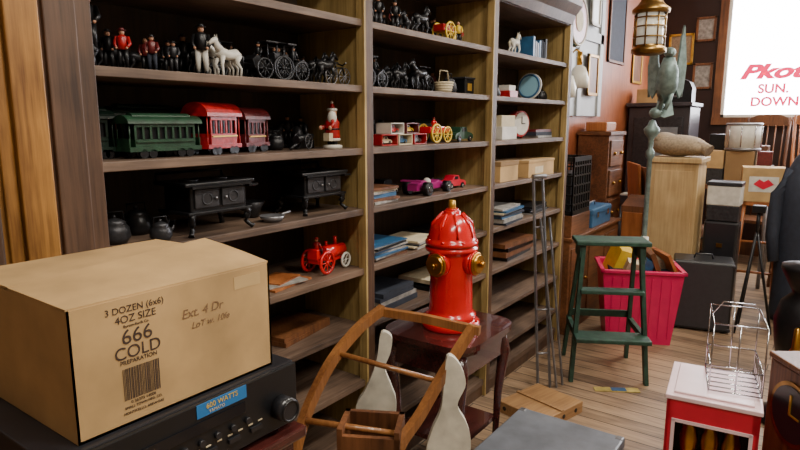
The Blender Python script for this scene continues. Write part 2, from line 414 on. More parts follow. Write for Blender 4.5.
def spl(poly,n=5):
    P=[Vector((a,c,0)) for a,c in poly]; k=len(P); out=[]
    for i in range(k):
        a,b_,c,d=P[i-1],P[i],P[(i+1)%k],P[(i+2)%k]
        for q in range(n):
            t=q/n; v=.5*((2*b_)+(-a+c)*t+(2*a-5*b_+4*c-d)*t*t+(-a+3*b_-3*c+d)*t**3); out.append((v.x*s1,v.y*.00305))
    return out
# horse-shaped side boards: small head/neck above a wider body
def board(P,o):
    b.prism(spl(P),o,R,(0,0,1),.024,gpaint)
pl=[(0,20),(11,16),(10,0),(4,-18),(11,-38),(16,-56),(14,-95),(13,-180),(12,-240),(-20,-240),(-22,-180),(-26,-110),(-28,-62),(-18,-42),(-9,-22),(-4,-4)]
board(pl,(.325,1.40,.750))
pr=[(-12,20),(-1,15),(7,-6),(-1,-28),(8,-46),(13,-64),(12,-98),(10,-180),(10,-232),(-26,-232),(-28,-170),(-32,-84),(-27,-56),(-18,-34),(-15,-10)]
board(pr,(.585,1.43,.724))
b.T=Matrix.Translation((.445,1.20,.34))@Matrix.Rotation(.5,4,'Z')
b.bb(-.085,.085,-.06,.06,-.34,.005,brownw); b.bb(-.085,.085,-.06,-.045,0,.28,brownw); b.bb(-.085,.085,.045,.06,0,.30,brownw); b.bb(-.085,-.07,-.06,.06,0,.30,brownw); b.bb(.07,.085,-.06,.06,0,.30,brownw)
b.T=Matrix.Identity(4)
b.done()

# ------------------------------------------------------------ foreground floor things
b=B('metal_trunk')
b.bb(.43,.85,1.78,2.24,0,.225,mat('grey_case',(88,90,96),.45,.2,.3,14,.06),bev=.008)
b.bb(.422,.858,1.772,2.248,.205,.25,mat('grey_case_lid',(112,116,124),.4,.2,.3,10,.06),bev=.008)
b.bb(.858,.864,1.98,2.08,.19,.23,chrome)
for x in(.44,.84):
    for y in(1.79,2.23): b.box((x,y,.245),(.03,.03,.014),greym,bev=.004)
b.done()
b=B('wooden_crate')
b.bb(-.14,.14,-.16,.16,0,.06,ply,bev=.003)
for k in range(3): b.cyl((.139,-.10+k*.10,.03),(.1415,-.10+k*.10,.03),.011,blk)
for k in range(3): b.cyl((-.10+k*.10,-.159,.03),(-.10+k*.10,-.1615,.03),.011,blk)
b.bb(-.14,.14,-.02,.0,.061,.067,ply); b.done((.32,2.72,0),rz=-.25)
b=B('folding_easel')
for dx in(0,.05):
    b.tube([(.20+dx,2.97+dx,0),(.14+dx*.6,2.94+dx,1.18)],0,greym,rect=(.016,.010,(1,0,0)))
    b.tube([(.28+dx*.3,3.04+dx,0),(.18+dx*.6,2.96+dx,.95)],0,greym,rect=(.014,.008,(1,0,0)))
for z in(.2,.9,1.15):
    t=z/1.18; x=.20-.06*t; y=2.97-.03*t
    b.cyl((x,y,z),(x+.05-.02*t,y+.05,z),.006,greym)
b.cyl((.14,2.93,1.17),(.185,3.00,1.17),.012,greym)
b.cyl((.18,2.96,.45),(.25,3.02,.45),.005,greym)
b.done()
b=B('step_stool')
H=.80
for sx in(-1,1):
    b.tube([(sx*.205,-.13,0),(sx*.155,-.04,H-.03)],0,stoolg,rect=(.040,.022,(1,0,0)))
    b.tube([(sx*.19,.27,0),(sx*.15,.07,H-.03)],0,stoolg,rect=(.034,.020,(1,0,0)))
    b.bb(sx*.182-.012,sx*.182+.012,-.10,.20,.25,.285,stoolg)
    b.bb(sx*.165-.012,sx*.165+.012,-.06,.10,H-.10,H-.03,stoolg)
b.box((0,.01,H-.012),(.40,.19,.026),stoolg,bev=.006)
b.box((0,-.14,.27),(.40,.15,.024),stoolg,bev=.005)
b.box((0,-.08,.52),(.34,.08,.022),stoolg,bev=.004)
b.box((0,.22,.30),(.36,.02,.04),stoolg)
b.done((.43,3.38,0),rz=.5)
def taperbox(b,w,d,h,k,th,m,rim=.02):
    def ring(W,Dp,z): return [Vector((sx*W/2,sy*Dp/2,z)) for sx,sy in((-1,-1),(1,-1),(1,1),(-1,1))]
    R_=[ring(w*k,d*k,0),ring(w,d,h),ring(w-th*2,d-th*2,h),ring(w*k-th*2,d*k-th*2,th)]
    V=[[b.bm.verts.new(b.T@p) for p in r] for r in R_]; i=b.mi(m)
    fs=[b.bm.faces.new(V[0][::-1]),b.bm.faces.new(V[3])]
    for a,c in zip(V,V[1:]):
        for j in range(4): fs.append(b.bm.faces.new((a[j],a[(j+1)%4],c[(j+1)%4],c[j])))
    for f in fs: f.material_index=i
    for sx,sy,lx,ly in((0,-1,w+rim,rim),(0,1,w+rim,rim),(-1,0,rim,d+rim),(1,0,rim,d+rim)):
        b.box((sx*w/2,sy*d/2,h-.008),(lx,ly,.022),m,bev=.004)
b=B('storage_bin')
taperbox(b,.50,.38,.50,.80,.01,magenta,.028)
for k in range(-3,4): b.box((k*.06,-.171,.25),(.010,.012,.40),magenta,rot=(.075,0,0))
b.box((.0,0,.30),(.38,.27,.36),navy)
b.box((-.12,.05,.52),(.10,.20,.2),yellow,rot=(.2,.3,.2)); b.box((.08,-.05,.52),(.03,.2,.22),brownw,rot=(.1,-.4,.1)); b.box((.18,.0,.50),(.02,.2,.24),orw,rot=(.1,-.5,.3))
b.box((.13,.05,.50),(.14,.12,.12),burlap,rot=(.3,.2,.5)); b.cyl((.0,0,.4),(.05,.08,.68),.02,whitep); b.box((-.04,-.1,.5),(.12,.06,.1),cream,rot=(.4,.2,.1)); b.box((.03,-.12,.50),(.06,.04,.14),blue,rot=(.2,.3,.1))
b.done((.40,4.14,0),rz=.42)
b=B('speaker_case')
b.bb(-.19,.19,-.13,.13,.012,.50,blkp,bev=.012)
b.bb(-.175,.175,-.134,-.13,.03,.485,mat('charcoal_vinyl',(48,48,52),.45,0,.15,40,.1),bev=.001)
b.tube([(-.06,0,.50),(-.05,0,.53),(.05,0,.53),(.06,0,.50)],.007,satinblk)
for x in(-.180,.180): b.box((x,-.125,.48),(.025,.025,.025),iron,bev=.004); b.box((x,-.125,.03),(.025,.025,.025),iron,bev=.004)
for sx in(-1,1):
    for sy in(-1,1): b.cyl((sx*.15,sy*.09,0),(sx*.15,sy*.09,.014),.015,blk)
b.done((.72,4.62,0),rz=.2)
b=B('paper_strip'); b.bb(-.12,.12,-.025,.025,0,.004,mat('paper_yellow_blue',(180,160,84),.6,0,.4,20,0)); b.bb(-.03,.05,-.02,.02,.004,.006,blue); b.done((.56,3.20,0.001),rz=.55)

# red display lantern cabinet
b=B('lantern_cabinet')
W=.30;Dp=.34;Ht=.47
pk=mat('pale_pink_enamel',(236,206,210),.3,0,.1,8,.02)
for sx in(-1,1):
    for sy in(-1,1): b.bb(sx*(W/2-.012)-.012,sx*(W/2-.012)+.012,sy*(Dp/2-.012)-.012,sy*(Dp/2-.012)+.012,0,Ht-.02,pinkr)
b.bb(-W/2,W/2,Dp/2-.01,Dp/2,0,Ht-.02,pinkr); b.bb(W/2-.01,W/2,-Dp/2,Dp/2,0,Ht-.02,pinkr); b.bb(-W/2,-W/2+.01,-Dp/2,Dp/2,0,Ht-.02,pinkr)
b.bb(-W/2,W/2,-Dp/2,Dp/2,0,.04,pinkr); b.bb(-W/2,W/2,-Dp/2,-Dp/2+.01,Ht-.10,Ht-.02,pinkr); b.bb(-W/2,W/2,-Dp/2,-Dp/2+.01,.03,.10,pinkr)
for z in(Ht-.11,.10): b.bb(-W/2+.02,W/2-.02,-Dp/2-.004,-Dp/2+.006,z,z+.012,pk)
for x in(-W/2+.02,W/2-.03): b.bb(x,x+.012,-Dp/2-.004,-Dp/2+.006,.10,Ht-.10,pk)
b.bb(-W/2-.006,W/2+.006,-Dp/2-.006,Dp/2+.006,Ht-.025,Ht-.008,pk,bev=.003)
b.bb(-W/2+.02,W/2-.02,-Dp/2+.02,Dp/2-.02,Ht-.008,Ht,pk,bev=.003)
for ox in(-.07,0,.07):
    b.lathe([(0,.04),(.030,.04),(.033,.06),(.014,.10),(.012,.17),(.028,.22),(.032,.27),(.024,.31),(.010,.33),(.014,.35),(0,.37)],brass,(ox,-.08,0))
b.bb(-W/2+.012,W/2-.012,.0,.01,.04,Ht-.02,blk)
b.done((1.12,2.45,0),rz=.12)
b=B('wire_rack')
def wire(*p): b.tube(p,.0028,chrome,seg=6)
W2,D2,H2=.085,.13,.26
for z in(.004,.09,H2):
    wire((-W2,-D2,z),(W2,-D2,z)); wire((-W2,D2,z),(W2,D2,z)); wire((-W2,-D2,z),(-W2,D2,z)); wire((W2,-D2,z),(W2,D2,z))
for x in(-W2,0,W2):
    for y in(-D2,D2): wire((x,y,0.002),(x,y,H2))
for y in(-.09,-.045,0,.045,.09):
    wire((-W2,y,.004),(W2,y,.004)); wire((W2,y,0),(W2,y,.09))
wire((-W2,0,H2),(-W2*.6,0,H2+.05),(W2*.6,0,H2+.05),(W2,0,H2))
b.done((1.17,2.50,Ht+.001),rz=.2)
b=B('wooden_clock')
b.bb(-.15,.15,-.10,.10,0,.60,brownw,bev=.01); b.bb(-.16,.16,-.11,.11,.0,.05,brownw,bev=.005); b.bb(-.155,.155,-.105,.105,.595,.615,brownw,bev=.005)
b.cyl((0,-.099,.44),(0,-.106,.44),.115,oldbrass,seg=32); b.cyl((0,-.105,.44),(0,-.109,.44),.10,satinblk,seg=32)
b.bb(-.004,.004,-.113,-.109,.44,.51,gold); b.bb(-.002,.05,-.113,-.109,.437,.443,gold)
b.done((1.455,2.45,0),rz=-.95)
b=B('coffee_grinder')
b.lathe([(0,0),(.14,0),(.15,.02),(.10,.05),(.05,.12),(.045,.25),(.09,.30),(.10,.36),(.11,.46),(.09,.54),(.05,.58),(.06,.60),(.10,.68),(.10,.70),(0,.72)],blk)
b.torus((.16,0,.45),.17,.015,blk,(1,0,0)); b.cyl((.18,0,.45),(0,0,.45),.015,blk)
for k in range(5):
    a=k*2*PI/5; b.cyl((.16,0,.45),(.16,.17*math.cos(a),.45+.17*math.sin(a)),.009,blk)
b.lathe([(0,.26),(.03,.28),(.035,.34),(.015,.38),(.012,.46),(0,.47)],brass,(-.08,-.12,0)); b.cyl((-.08,-.12,.3),(-.05,-.02,.3),.012,brass)
b.done((1.36,3.35,0),rz=.5,sc=1.12)

# ------------------------------------------------------------ toys
def horse(b,m,mm,o=(0,0,0),s=.09,face=1):
    T0=b.T; b.T=T0@Matrix.Translation(o)@Matrix.Scale(s,4)@(Matrix.Rotation(0 if face>0 else PI,4,'Z'))
    b.tube([(0,-.46,.68),(0,-.30,.70),(0,0,.66),(0,.25,.70),(0,.38,.76)],0,m,seg=12,rad=[.08,.17,.155,.18,.12])
    b.tube([(0,.28,.76),(0,.40,.92),(0,.46,1.08)],0,m,seg=10,rad=[.15,.10,.07])
    b.tube([(0,.42,1.11),(0,.54,1.05),(0,.70,.93)],0,m,seg=10,rad=[.075,.075,.045])
    for sx in(-1,1):
        b.cyl((sx*.04,.43,1.14),(sx*.05,.44,1.24),.025,m,r2=.003,seg=6)
        lift=.12 if sx>0 else 0
        b.tube([(sx*.09,.27,.62),(sx*.09,.30+lift,.36),(sx*.09,.28+lift*.3,.16+lift*.4),(sx*.09,.29+lift*.4,.0+lift*.6)],0,m,seg=7,rad=[.085,.05,.035,.045])
        b.tube([(sx*.09,-.33,.66),(sx*.09,-.26,.44),(sx*.09,-.42,.28),(sx*.09,-.38,.0)],0,m,seg=7,rad=[.12,.075,.04,.045])
    b.tube([(0,-.46,.76),(0,-.56,.66),(0,-.58,.38)],0,mm,seg=7,rad=[.03,.055,.015])
    b.tube([(0,.24,.92),(0,.34,1.05),(0,.41,1.18)],0,mm,seg=6,rad=[.03,.04,.03])
    b.T=T0
def person(b,top,leg,hat,o=(0,0,0),s=.10,seat=False):
    T0=b.T; b.T=T0@Matrix.Translation(o)@Matrix.Scale(s,4)
    z=0 if not seat else -.22
    if seat:
        for sx in(-1,1): b.tube([(sx*.07,0,.28),(sx*.08,.2,.28),(sx*.08,.22,.08)],0,leg,seg=6,rad=[.07,.055,.04])
    else:
        for sx in(-1,1):
            b.tube([(sx*.06,0,.5),(sx*.075,.01,.26),(sx*.08,0,.05)],0,leg,seg=7,rad=[.075,.055,.04]); b.sph((sx*.085,.04,.035),(.04,.08,.035),blk)
    b.tube([(0,0,.48+z),(0,0,.62+z),(0,0,.78+z),(0,0,.84+z)],0,top,seg=10,rad=[.12,.105,.13,.05])
    for sx in(-1,1): b.tube([(sx*.12,0,.79+z),(sx*.18,.02,.62+z),(sx*.13,.12,.52+z)],0,top,seg=6,rad=[.05,.045,.03]); b.sph((sx*.12,.14,.51+z),.03,skin,u=8,v=6)
    b.sph((0,.0,.90+z),(.066,.072,.08),skin,u=10,v=8); b.sph((0,.072,.895+z),.015,skin,u=6,v=5)
    if hat: b.cyl((0,0,.935+z),(0,0,.945+z),.11,hat,seg=14); b.cyl((0,0,.945+z),(0,0,1.0+z),.065,hat,r2=.055,seg=12)
    b.T=T0
def spoke(b,c,r,m,axis=(1,0,0),n=8,th=.1):
    c=Vector(c); b.torus(c,r*(1-th),r*th,m,axis,seg=20,rs=6); b.sph(c,r*.16,m,u=8,v=6)
    q=Vector(axis).to_track_quat('Z','Y')
    for k in range(n):
        a=2*PI*k/n; b.cyl(c,c+q@Vector((math.cos(a),math.sin(a),0))*r*(1-th),r*.05,m,seg=5)
def figurine(x,y,z,s,top,leg,hat,rz=-.7-PI/2): 
    b=B('toy_figurine'); b.lathe([(0,0),(.025*s*10,0),(.025*s*10,.004),(0,.005)],blk,seg=14); person(b,top,leg,hat,(0,0,.004),s); return b.done((x,y,z),rz=rz)
def carriage(x,y,z,hm,body,wm,s=.095,face=1,rz=0,sc=1,cab=True):
    b=B('toy_horse_carriage')
    horse(b,hm,blk,(-.022,.10,0),s,1); horse(b,hm,blk,(.022,.095,0),s,1)
    for sx in(-1,1):
        spoke(b,(sx*.034,-.03,.034),.034,wm); spoke(b,(sx*.034,-.115,.040),.040,wm)
        b.cyl((sx*.012,.0,.045),(sx*.012,.14,.055),.002,blk,seg=6)
    b.prism([(.0,.035),(.01,.06),(-.01,.075),(-.05,.05),(-.10,.05),(-.12,.085),(-.14,.085),(-.135,.035),(-.07,.028)],(0,0,0),(0,1,0),(0,0,1),.048,body)
    b.cyl((-.034,-.03,.034),(.034,-.03,.034),.003,blk); b.cyl((-.034,-.115,.04),(.034,-.115,.04),.003,blk)
    person(b,body,blk,blk,(0,-.035,.05),.085,True); person(b,blk,blk,None,(0,-.10,.045),.08,True)
    if cab:
        for yy in(-.125,-.055):
            for sx in(-1,1): b.cyl((sx*.02,yy,.05),(sx*.02,yy,.115),.002,body,seg=6)
        b.bb(-.028,.028,-.14,-.045,.115,.121,body,bev=.002)
    return b.done((x,y,z),rz=rz if face>0 else PI+rz,sc=sc)
def railcar(x,y,z,L,m,roofm,h=.105,w=.07,arched=False,rz=0):
    b=B('toy_train_car')
    b.bb(-w/2,w/2,-L/2,L/2,.018,.030,m); 
    b.bb(-w/2+.004,w/2-.004,-L/2+.018,L/2-.018,.030,h*.45,m)
    n=max(3,int(L/.026))
    for sx in(-1,1):
        for k in range(n+1):
            yy=-L/2+.020+(L-.040)*k/n; b.bb(sx*(w/2-.006)-.002,sx*(w/2-.006)+.002,yy-.003,yy+.003,h*.44,h*.80,m)
        b.bb(sx*(w/2-.006)-.003,sx*(w/2-.006)+.003,-L/2+.018,L/2-.018,h*.74,h*.82,m)
        b.bb(sx*(w/2-.001)-.002,sx*(w/2-.001)+.002,-L/2+.02,L/2-.02,h*.38,h*.41,gold if arched else m)
    b.bb(-w/2+.012,w/2-.012,-L/2+.024,L/2-.024,h*.4,h*.8,blk)
    for sy in(-1,1):
        for sx in(-1,1): b.cyl((sx*(w/2-.006),sy*(L/2-.004),.03),(sx*(w/2-.006),sy*(L/2-.004),h*.82),.0018,m,seg=6)
        b.bb(-w/2+.004,w/2-.004,sy*(L/2-.002)-.001,sy*(L/2-.002)+.001,.030,.052,m)
    arc=[((w/2+.004)*math.cos(PI*k/12),(.30 if arched else .20)*h*math.sin(PI*k/12)) for k in range(13)]
    b.prism(arc,(0,0,h*.82),(1,0,0),(0,0,1),L+.006,roofm)
    if not arched:
        arc=[(w*.28*math.cos(PI*k/8),.1*h*math.sin(PI*k/8)) for k in range(9)]; b.prism(arc,(0,0,h*.97),(1,0,0),(0,0,1),L*.8,roofm)
    for sy in(-.32,-.2,.2,.32):
        for sx in(-1,1): b.cyl((sx*(w/2-.008),sy*L,.012),(sx*(w/2),sy*L,.012),.012,blk,seg=14)
    return b.done((x,y,z),rz=rz)
def stove(x,y,z,s=1,rz=0,m=blk):
    b=B('toy_stove')
    b.bb(-.055,.055,-.085,.085,.055,.125,m,bev=.004)
    b.bb(-.068,.068,-.105,.105,.122,.132,m,bev=.003); b.bb(-.064,.064,-.098,.098,.052,.060,m,bev=.002)
    for sx in(-1,1):
        for sy in(-1,1): b.tube(smooth([(sx*.045,sy*.07,.058),(sx*.058,sy*.088,.045),(sx*.052,sy*.082,.022),(sx*.066,sy*.096,.003)],4),0,m,seg=7,rad=[.010]*4+[.009]*4+[.006]*4+[.008])
    b.bb(.055,.060,-.075,-.005,.068,.115,iron,bev=.002); b.bb(.055,.060,.005,.075,.068,.115,iron,bev=.002)
    b.sph((.063,-.015,.09),.004,greym); b.sph((.063,.015,.09),.004,greym); b.torus((.060,-.04,.09),.014,.002,iron,(1,0,0)); b.torus((.060,.04,.09),.014,.002,iron,(1,0,0))
    b.torus((-.005,-.045,.133),.022,.002,iron); b.torus((-.005,.045,.133),.022,.002,iron); b.cyl((-.005,.045,.13),(-.005,.045,.136),.017,iron)
    b.tube([(-.06,-.10,.132),(-.064,-.10,.15),(-.064,.10,.15),(-.06,.10,.132)],.004,m,seg=6)
    b.bb(.068,.074,-.09,.09,.118,.124,m); b.bb(-.05,.07,.085,.115,.112,.118,m)
    return b.done((x,y,z),rz=rz,sc=s)
def pot(x,y,z,r,h,m=blk,spout=False):
    b=B('toy_kettle'); b.lathe([(0,0),(r*.7,0),(r,h*.25),(r*.9,h*.6),(r*.7,h*.75),(r*.75,h*.8),(r*.4,h*.92),(0,h)],m,seg=18); b.sph((0,0,h*1.02),r*.14,m)
    b.tube([(0,-r*.7,h*.75),(0,-r*.6,h*1.2),(0,r*.6,h*1.2),(0,r*.7,h*.75)],r*.06,m,seg=6)
    if spout: b.tube([(0,r*.8,h*.3),(0,r*1.3,h*.6),(0,r*1.5,h*.95)],0,m,rad=[r*.22,r*.14,r*.1])
    return b.done((x,y,z))
def stack(name,x,y,z,w,d,n,th,cols,rz=0,jit=.01):
    b=B(name); zz=0
    for k in range(n):
        t=th*random.uniform(.7,1.3); b.box((random.uniform(-jit,jit),random.uniform(-jit,jit),zz+t/2),(w*random.uniform(.9,1),d*random.uniform(.9,1),t*.94),random.choice(cols),rot=(0,0,random.uniform(-.08,.08))); zz+=t*.96
    return b.done((x,y,z),rz=rz)
e=.0005
A,Bz,Cz,Dz,Ez,Fz=[v+e for v in (1.81,1.58,1.355,1.13,.90,.675)]
# packed rear rows of small dark cast-iron figures: one collection object per shelf
def rear_row(y0_,y1_,z,hts=(.10,.14),step=.05,cols=(blk,blk,iron,blk,marn,iron),x=-.285):
    b=B('cast_iron_figure_row'); y=y0_; k=0
    while y<y1_:
        s=random.uniform(*hts); T=b.T
        b.T=Matrix.Translation((x+random.uniform(-.015,.015),y,0))@Matrix.Rotation(-1.9+random.uniform(-.5,.5),4,'Z')
        r=random.random()
        if r<.55:
            b.cyl((0,0,0),(0,0,.005),s*.24,blk); person(b,random.choice(cols),blk,random.choice([blk,iron,blk]),(0,0,.004),s)
        elif r<.8:
            b.T=Matrix.Translation((x,y+.02,0)); horse(b,random.choice([blk,iron]),blk,(0,0,0),s*.75); y+=.035
        else:
            b.lathe([(0,0),(.024,0),(.028,.01),(.014,.03),(.024,.055),(.026,.075),(.012,.09),(.016,.10),(0,.11)],random.choice([blk,iron]),seg=14)
        b.T=T; y+=step+random.uniform(0,.02)
    b.done((0,0,z))
rear_row(.78,1.70,Bz); rear_row(1.80,2.70,Bz); rear_row(1.80,2.70,A,(.11,.16)); rear_row(2.82,3.35,A,(.10,.14)); rear_row(1.35,1.70,Cz,(.09,.12))
rear_row(1.80,2.25,Cz,(.09,.12)); rear_row(2.85,3.7,Bz,(.09,.12),.08)
# bay 1, figures and carriages
b=B('toy_figurine'); b.lathe([(0,0),(.03,0),(.03,.006),(.012,.01),(.01,.03),(.02,.045),(.01,.06)],blk); person(b,blk,blk,blk,(0,0,.04),.14); b.done((-.12,.80,Bz),rz=-2.2)
figurine(-.12,.885,Bz,.105,redd,blk,marn); figurine(-.10,.955,Bz,.095,marn,navy,blk); figurine(-.17,.98,Bz,.095,marn,blk,None)
figurine(-.10,1.02,Bz,.085,iron,iron,blk)
figurine(-.09,1.105,Bz,.140,blk,whitep,blk)
figurine(-.20,.89,Bz,.11,blk,blk,blk); figurine(-.20,1.07,Bz,.10,iron,blk,blk)
b=B('toy_horse'); horse(b,blk,blk,s=.10); b.done((-.19,1.17,Bz),rz=.3)
carriage(-.09,1.28,Bz,whitep,blk,blk,face=-1,sc=1.0)
carriage(-.21,1.34,Bz,blk,blk,iron,face=1)
carriage(-.09,1.50,Bz,blk,iron,blk,face=1,sc=1.0)
carriage(-.20,1.57,Bz,blk,blk,iron,face=1)
b=B('toy_bicycle'); spoke(b,(0,-.035,.032),.032,greym,n=10,th=.06); spoke(b,(0,.035,.032),.032,greym,n=10,th=.06)
b.tube([(0,-.035,.032),(0,-.01,.06),(0,.025,.062),(0,.035,.032)],.003,blk); b.tube([(0,-.01,.06),(0,.0,.03),(0,.025,.062)],.003,blk); b.tube([(-.02,.02,.078),(0,.025,.07),(.02,.02,.078)],.003,blk); b.cyl((0,-.012,.06),(0,-.014,.075),.003,blk); b.bb(-.006,.006,-.025,-.003,.075,.08,blk); b.done((-.07,1.665,Bz))
# train cars
railcar(-.16,.80,Cz,.10,dgrn,dgrn,.125)
railcar(-.09,.955,Cz,.215,grn,grn,.110)
railcar(-.21,.98,Cz,.20,marn,dgrn,.135)
railcar(-.11,1.145,Cz,.155,redd,redd,.135,.09,True,rz=.25)
railcar(-.14,1.30,Cz,.12,marn,marn,.125,.085,True,rz=.2)
railcar(-.26,1.20,Cz,.16,blk,blk,.13)
pot(-.14,1.42,Cz,.03,.055); pot(-.20,1.44,Cz,.035,.065)
b=B('toy_cannon'); b.cyl((0,-.05,.035),(0,.07,.045),.014,blk,r2=.009); spoke(b,(-.022,0,.028),.028,iron); spoke(b,(.022,0,.028),.028,iron); b.cyl((-.024,0,.03),(.024,0,.03),.004,blk); b.tube([(0,-.02,.03),(0,-.09,.006)],.005,blk); b.done((-.10,1.51,Cz),rz=.3)
b=B('toy_bank'); b.bb(-.03,.03,-.04,.04,0,.03,blk,bev=.003); b.sph((0,-.02,.05),(.025,.02,.03),iron); b.cyl((0,.03,.03),(0,.02,.085),.01,blk); b.done((-.18,1.58,Cz))
b=B('santa_figurine')
b.lathe([(0,0),(.045,0),(.045,.012),(.03,.015)],whitep,seg=18)
for sx in(-1,1): b.cyl((sx*.015,0,.012),(sx*.015,0,.035),.013,blk)
b.lathe([(.0,.03),(.034,.03),(.036,.05),(.032,.08),(.034,.10),(.02,.12),(0,.125)],redd,seg=18)
b.torus((0,0,.035),.032,.006,whitep); b.torus((0,0,.075),.031,.004,blk); b.sph((.0,0,.138),(.021,.021,.023),skin); b.sph((.010,-.012,.118),(.022,.022,.028),whitep)
b.cyl((0,0,.148),(-.004,.004,.178),.019,redd,r2=.003); b.sph((-.004,.004,.178),.007,whitep); b.torus((0,0,.150),.019,.006,whitep)
for sx in(-1,1): b.tube([(sx*.02,-sx*.02,.11),(sx*.034,-sx*.034,.09),(sx*.03,-.045,.08)],.009,redd); b.sph((sx*.03,-.047,.08),.009,skin)
b.bb(-.006,.030,-.055,-.03,.03,.06,cream)
b.done((-.08,1.64,Cz),sc=(.78,.78,.92))
# stoves
pot(-.13,.83,Dz,.04,.07,iron); pot(-.06,.92,Dz,.030,.055,iron,True); pot(-.21,.94,Dz,.045,.075)
stove(-.10,1.10,Dz,1.15); stove(-.12,1.565,Dz,1.12)
b=B('toy_skillet'); b.lathe([(0,.002),(.03,.002),(.042,.02),(.040,.02),(.03,.006),(0,.006)],greym,seg=20); b.tube([(0,.04,.018),(0,.08,.024)],.004,greym); b.done((-.06,1.32,Dz))
b=B('toy_coal_scuttle'); b.lathe([(.015,0),(.02,.0),(.03,.03),(.045,.055),(.043,.055),(.02,.02),(0,.01)],iron,seg=18); b.done((-.18,1.34,Dz))
# tractor
b=B('toy_tractor')
b.cyl((0,-.02,.062),(0,.085,.060),.024,redp); b.bb(-.022,.022,-.07,-.01,.035,.058,redp,bev=.003); b.bb(-.02,.02,-.075,-.06,.05,.085,redp,bev=.002)
b.cyl((0,.05,.08),(0,.05,.11),.006,redp); b.cyl((0,.0,.08),(0,.0,.10),.005,redp); b.bb(-.012,.012,-.01,.09,.03,.045,redp)
for sx in(-1,1):
    spoke(b,(sx*.038,-.045,.040),.040,redp,n=8,th=.14); b.torus((sx*.038,-.045,.040),.034,.005,blk,(1,0,0))
    spoke(b,(sx*.03,.07,.027),.027,whitep,n=6,th=.16)
b.cyl((-.038,-.045,.04),(.038,-.045,.04),.004,blk); b.cyl((-.03,.07,.027),(.03,.07,.027),.004,blk)
person(b,redd,navy,redd,(0,-.05,.055),.085,True)
b.done((-.10,1.615,Ez),rz=.1,sc=1.12)
b=B('magazine_stack'); b.box((0,0,.004),(.14,.20,.007),orw,rot=(0,0,.15)); b.box((.01,-.01,.0115),(.12,.17,.006),paper,rot=(0,0,-.1)); b.box((0,0,.017),(.10,.14,.005),orw,rot=(0,0,.3)); b.done((-.11,1.38,Ez))
stack('magazine_stack',-.18,1.12,Fz,.2,.26,4,.008,[paper,brownw],.1); stack('book_stack',-.20,1.5,Fz,.2,.3,2,.02,[brownw,iron],.1)
# bay 2
for k,(s,c1,c2) in enumerate([(.11,blk,blk),(.10,whitep,navy),(.12,blk,iron),(.10,greym,blk),(.12,blk,blk),(.10,marn,blk)]):
    figurine(-.10-.05*(k%2),1.83+k*.055,A,s,c1,c2,blk)
b=B('toy_horse'); horse(b,blk,blk,s=.11); b.done((-.09,2.22,A))
b=B('toy_horse'); horse(b,iron,iron,s=.10); b.done((-.18,2.27,A),rz=PI)
b=B('toy_cart')
for sx in(-1,1): spoke(b,(sx*.035,0,.045),.045,yellow); 
b.cyl((-.035,0,.045),(.035,0,.045),.004,yellow); b.bb(-.028,.028,-.05,.05,.045,.075,redd,bev=.003); b.tube([(0,.05,.06),(0,.10,.04)],.004,yellow); b.cyl((0,.10,0),(0,.10,.04),.004,yellow)
b.done((-.10,2.43,A))
figurine(-.12,2.59,A,.11,yellow,blk,None); figurine(-.16,2.67,A,.10,redd,blk,blk); figurine(-.20,2.5,A,.12,blk,blk,blk)
figurine(-.09,1.82,Bz,.135,whitep,blk,blk)
carriage(-.13,1.99,Bz,blk,blk,iron,sc=1.05)
b=B('toy_horse'); horse(b,blk,blk,s=.11); b.done((-.08,2.20,Bz),rz=PI)
carriage(-.19,2.28,Bz,iron,blk,blk,face=-1)
b=B('wicker_basket'); b.lathe([(0,0),(.035,0),(.045,.05),(.042,.05),(.032,.006),(0,.006)],cream,seg=16)
for k in range(4): b.torus((0,0,.012+.011*k),.037+.0025*k,.0025,cream)
b.tube([(0,-.044,.05),(0,-.03,.10),(0,.03,.10),(0,.044,.05)],.003,cream); b.done((-.08,2.40,Bz))
pot(-.12,2.51,Bz,.04,.08,iron)
b=B('toy_bank'); b.bb(-.04,.04,-.045,.045,0,.075,blk,bev=.004); b.bb(-.045,.045,-.05,.05,.075,.085,iron,bev=.003); b.bb(.04,.042,-.02,.02,.02,.055,gold); b.done((-.12,2.64,Bz))
def car(b,m,L=.16):
    pts=[(-.5,.08),(-.5,.2),(-.38,.26),(-.25,.27),(-.15,.42),(.10,.42),(.18,.28),(.42,.24),(.5,.18),(.5,.08)]
    b.prism([(a*L,c*L) for a,c in pts],(0,0,0),(0,1,0),(0,0,1),L*.36,m); b.bb(-L*.185,L*.185,-.12*L,.08*L,L*.29,L*.39,blk)
    for sx in(-1,1):
        for yy in(-.3,.3): b.cyl((sx*L*.16,yy*L,.09*L),(sx*L*.21,yy*L,.09*L),.09*L,blk,seg=16); b.cyl((sx*L*.205,yy*L,.09*L),(sx*L*.215,yy*L,.09*L),.045*L,chrome,seg=12)
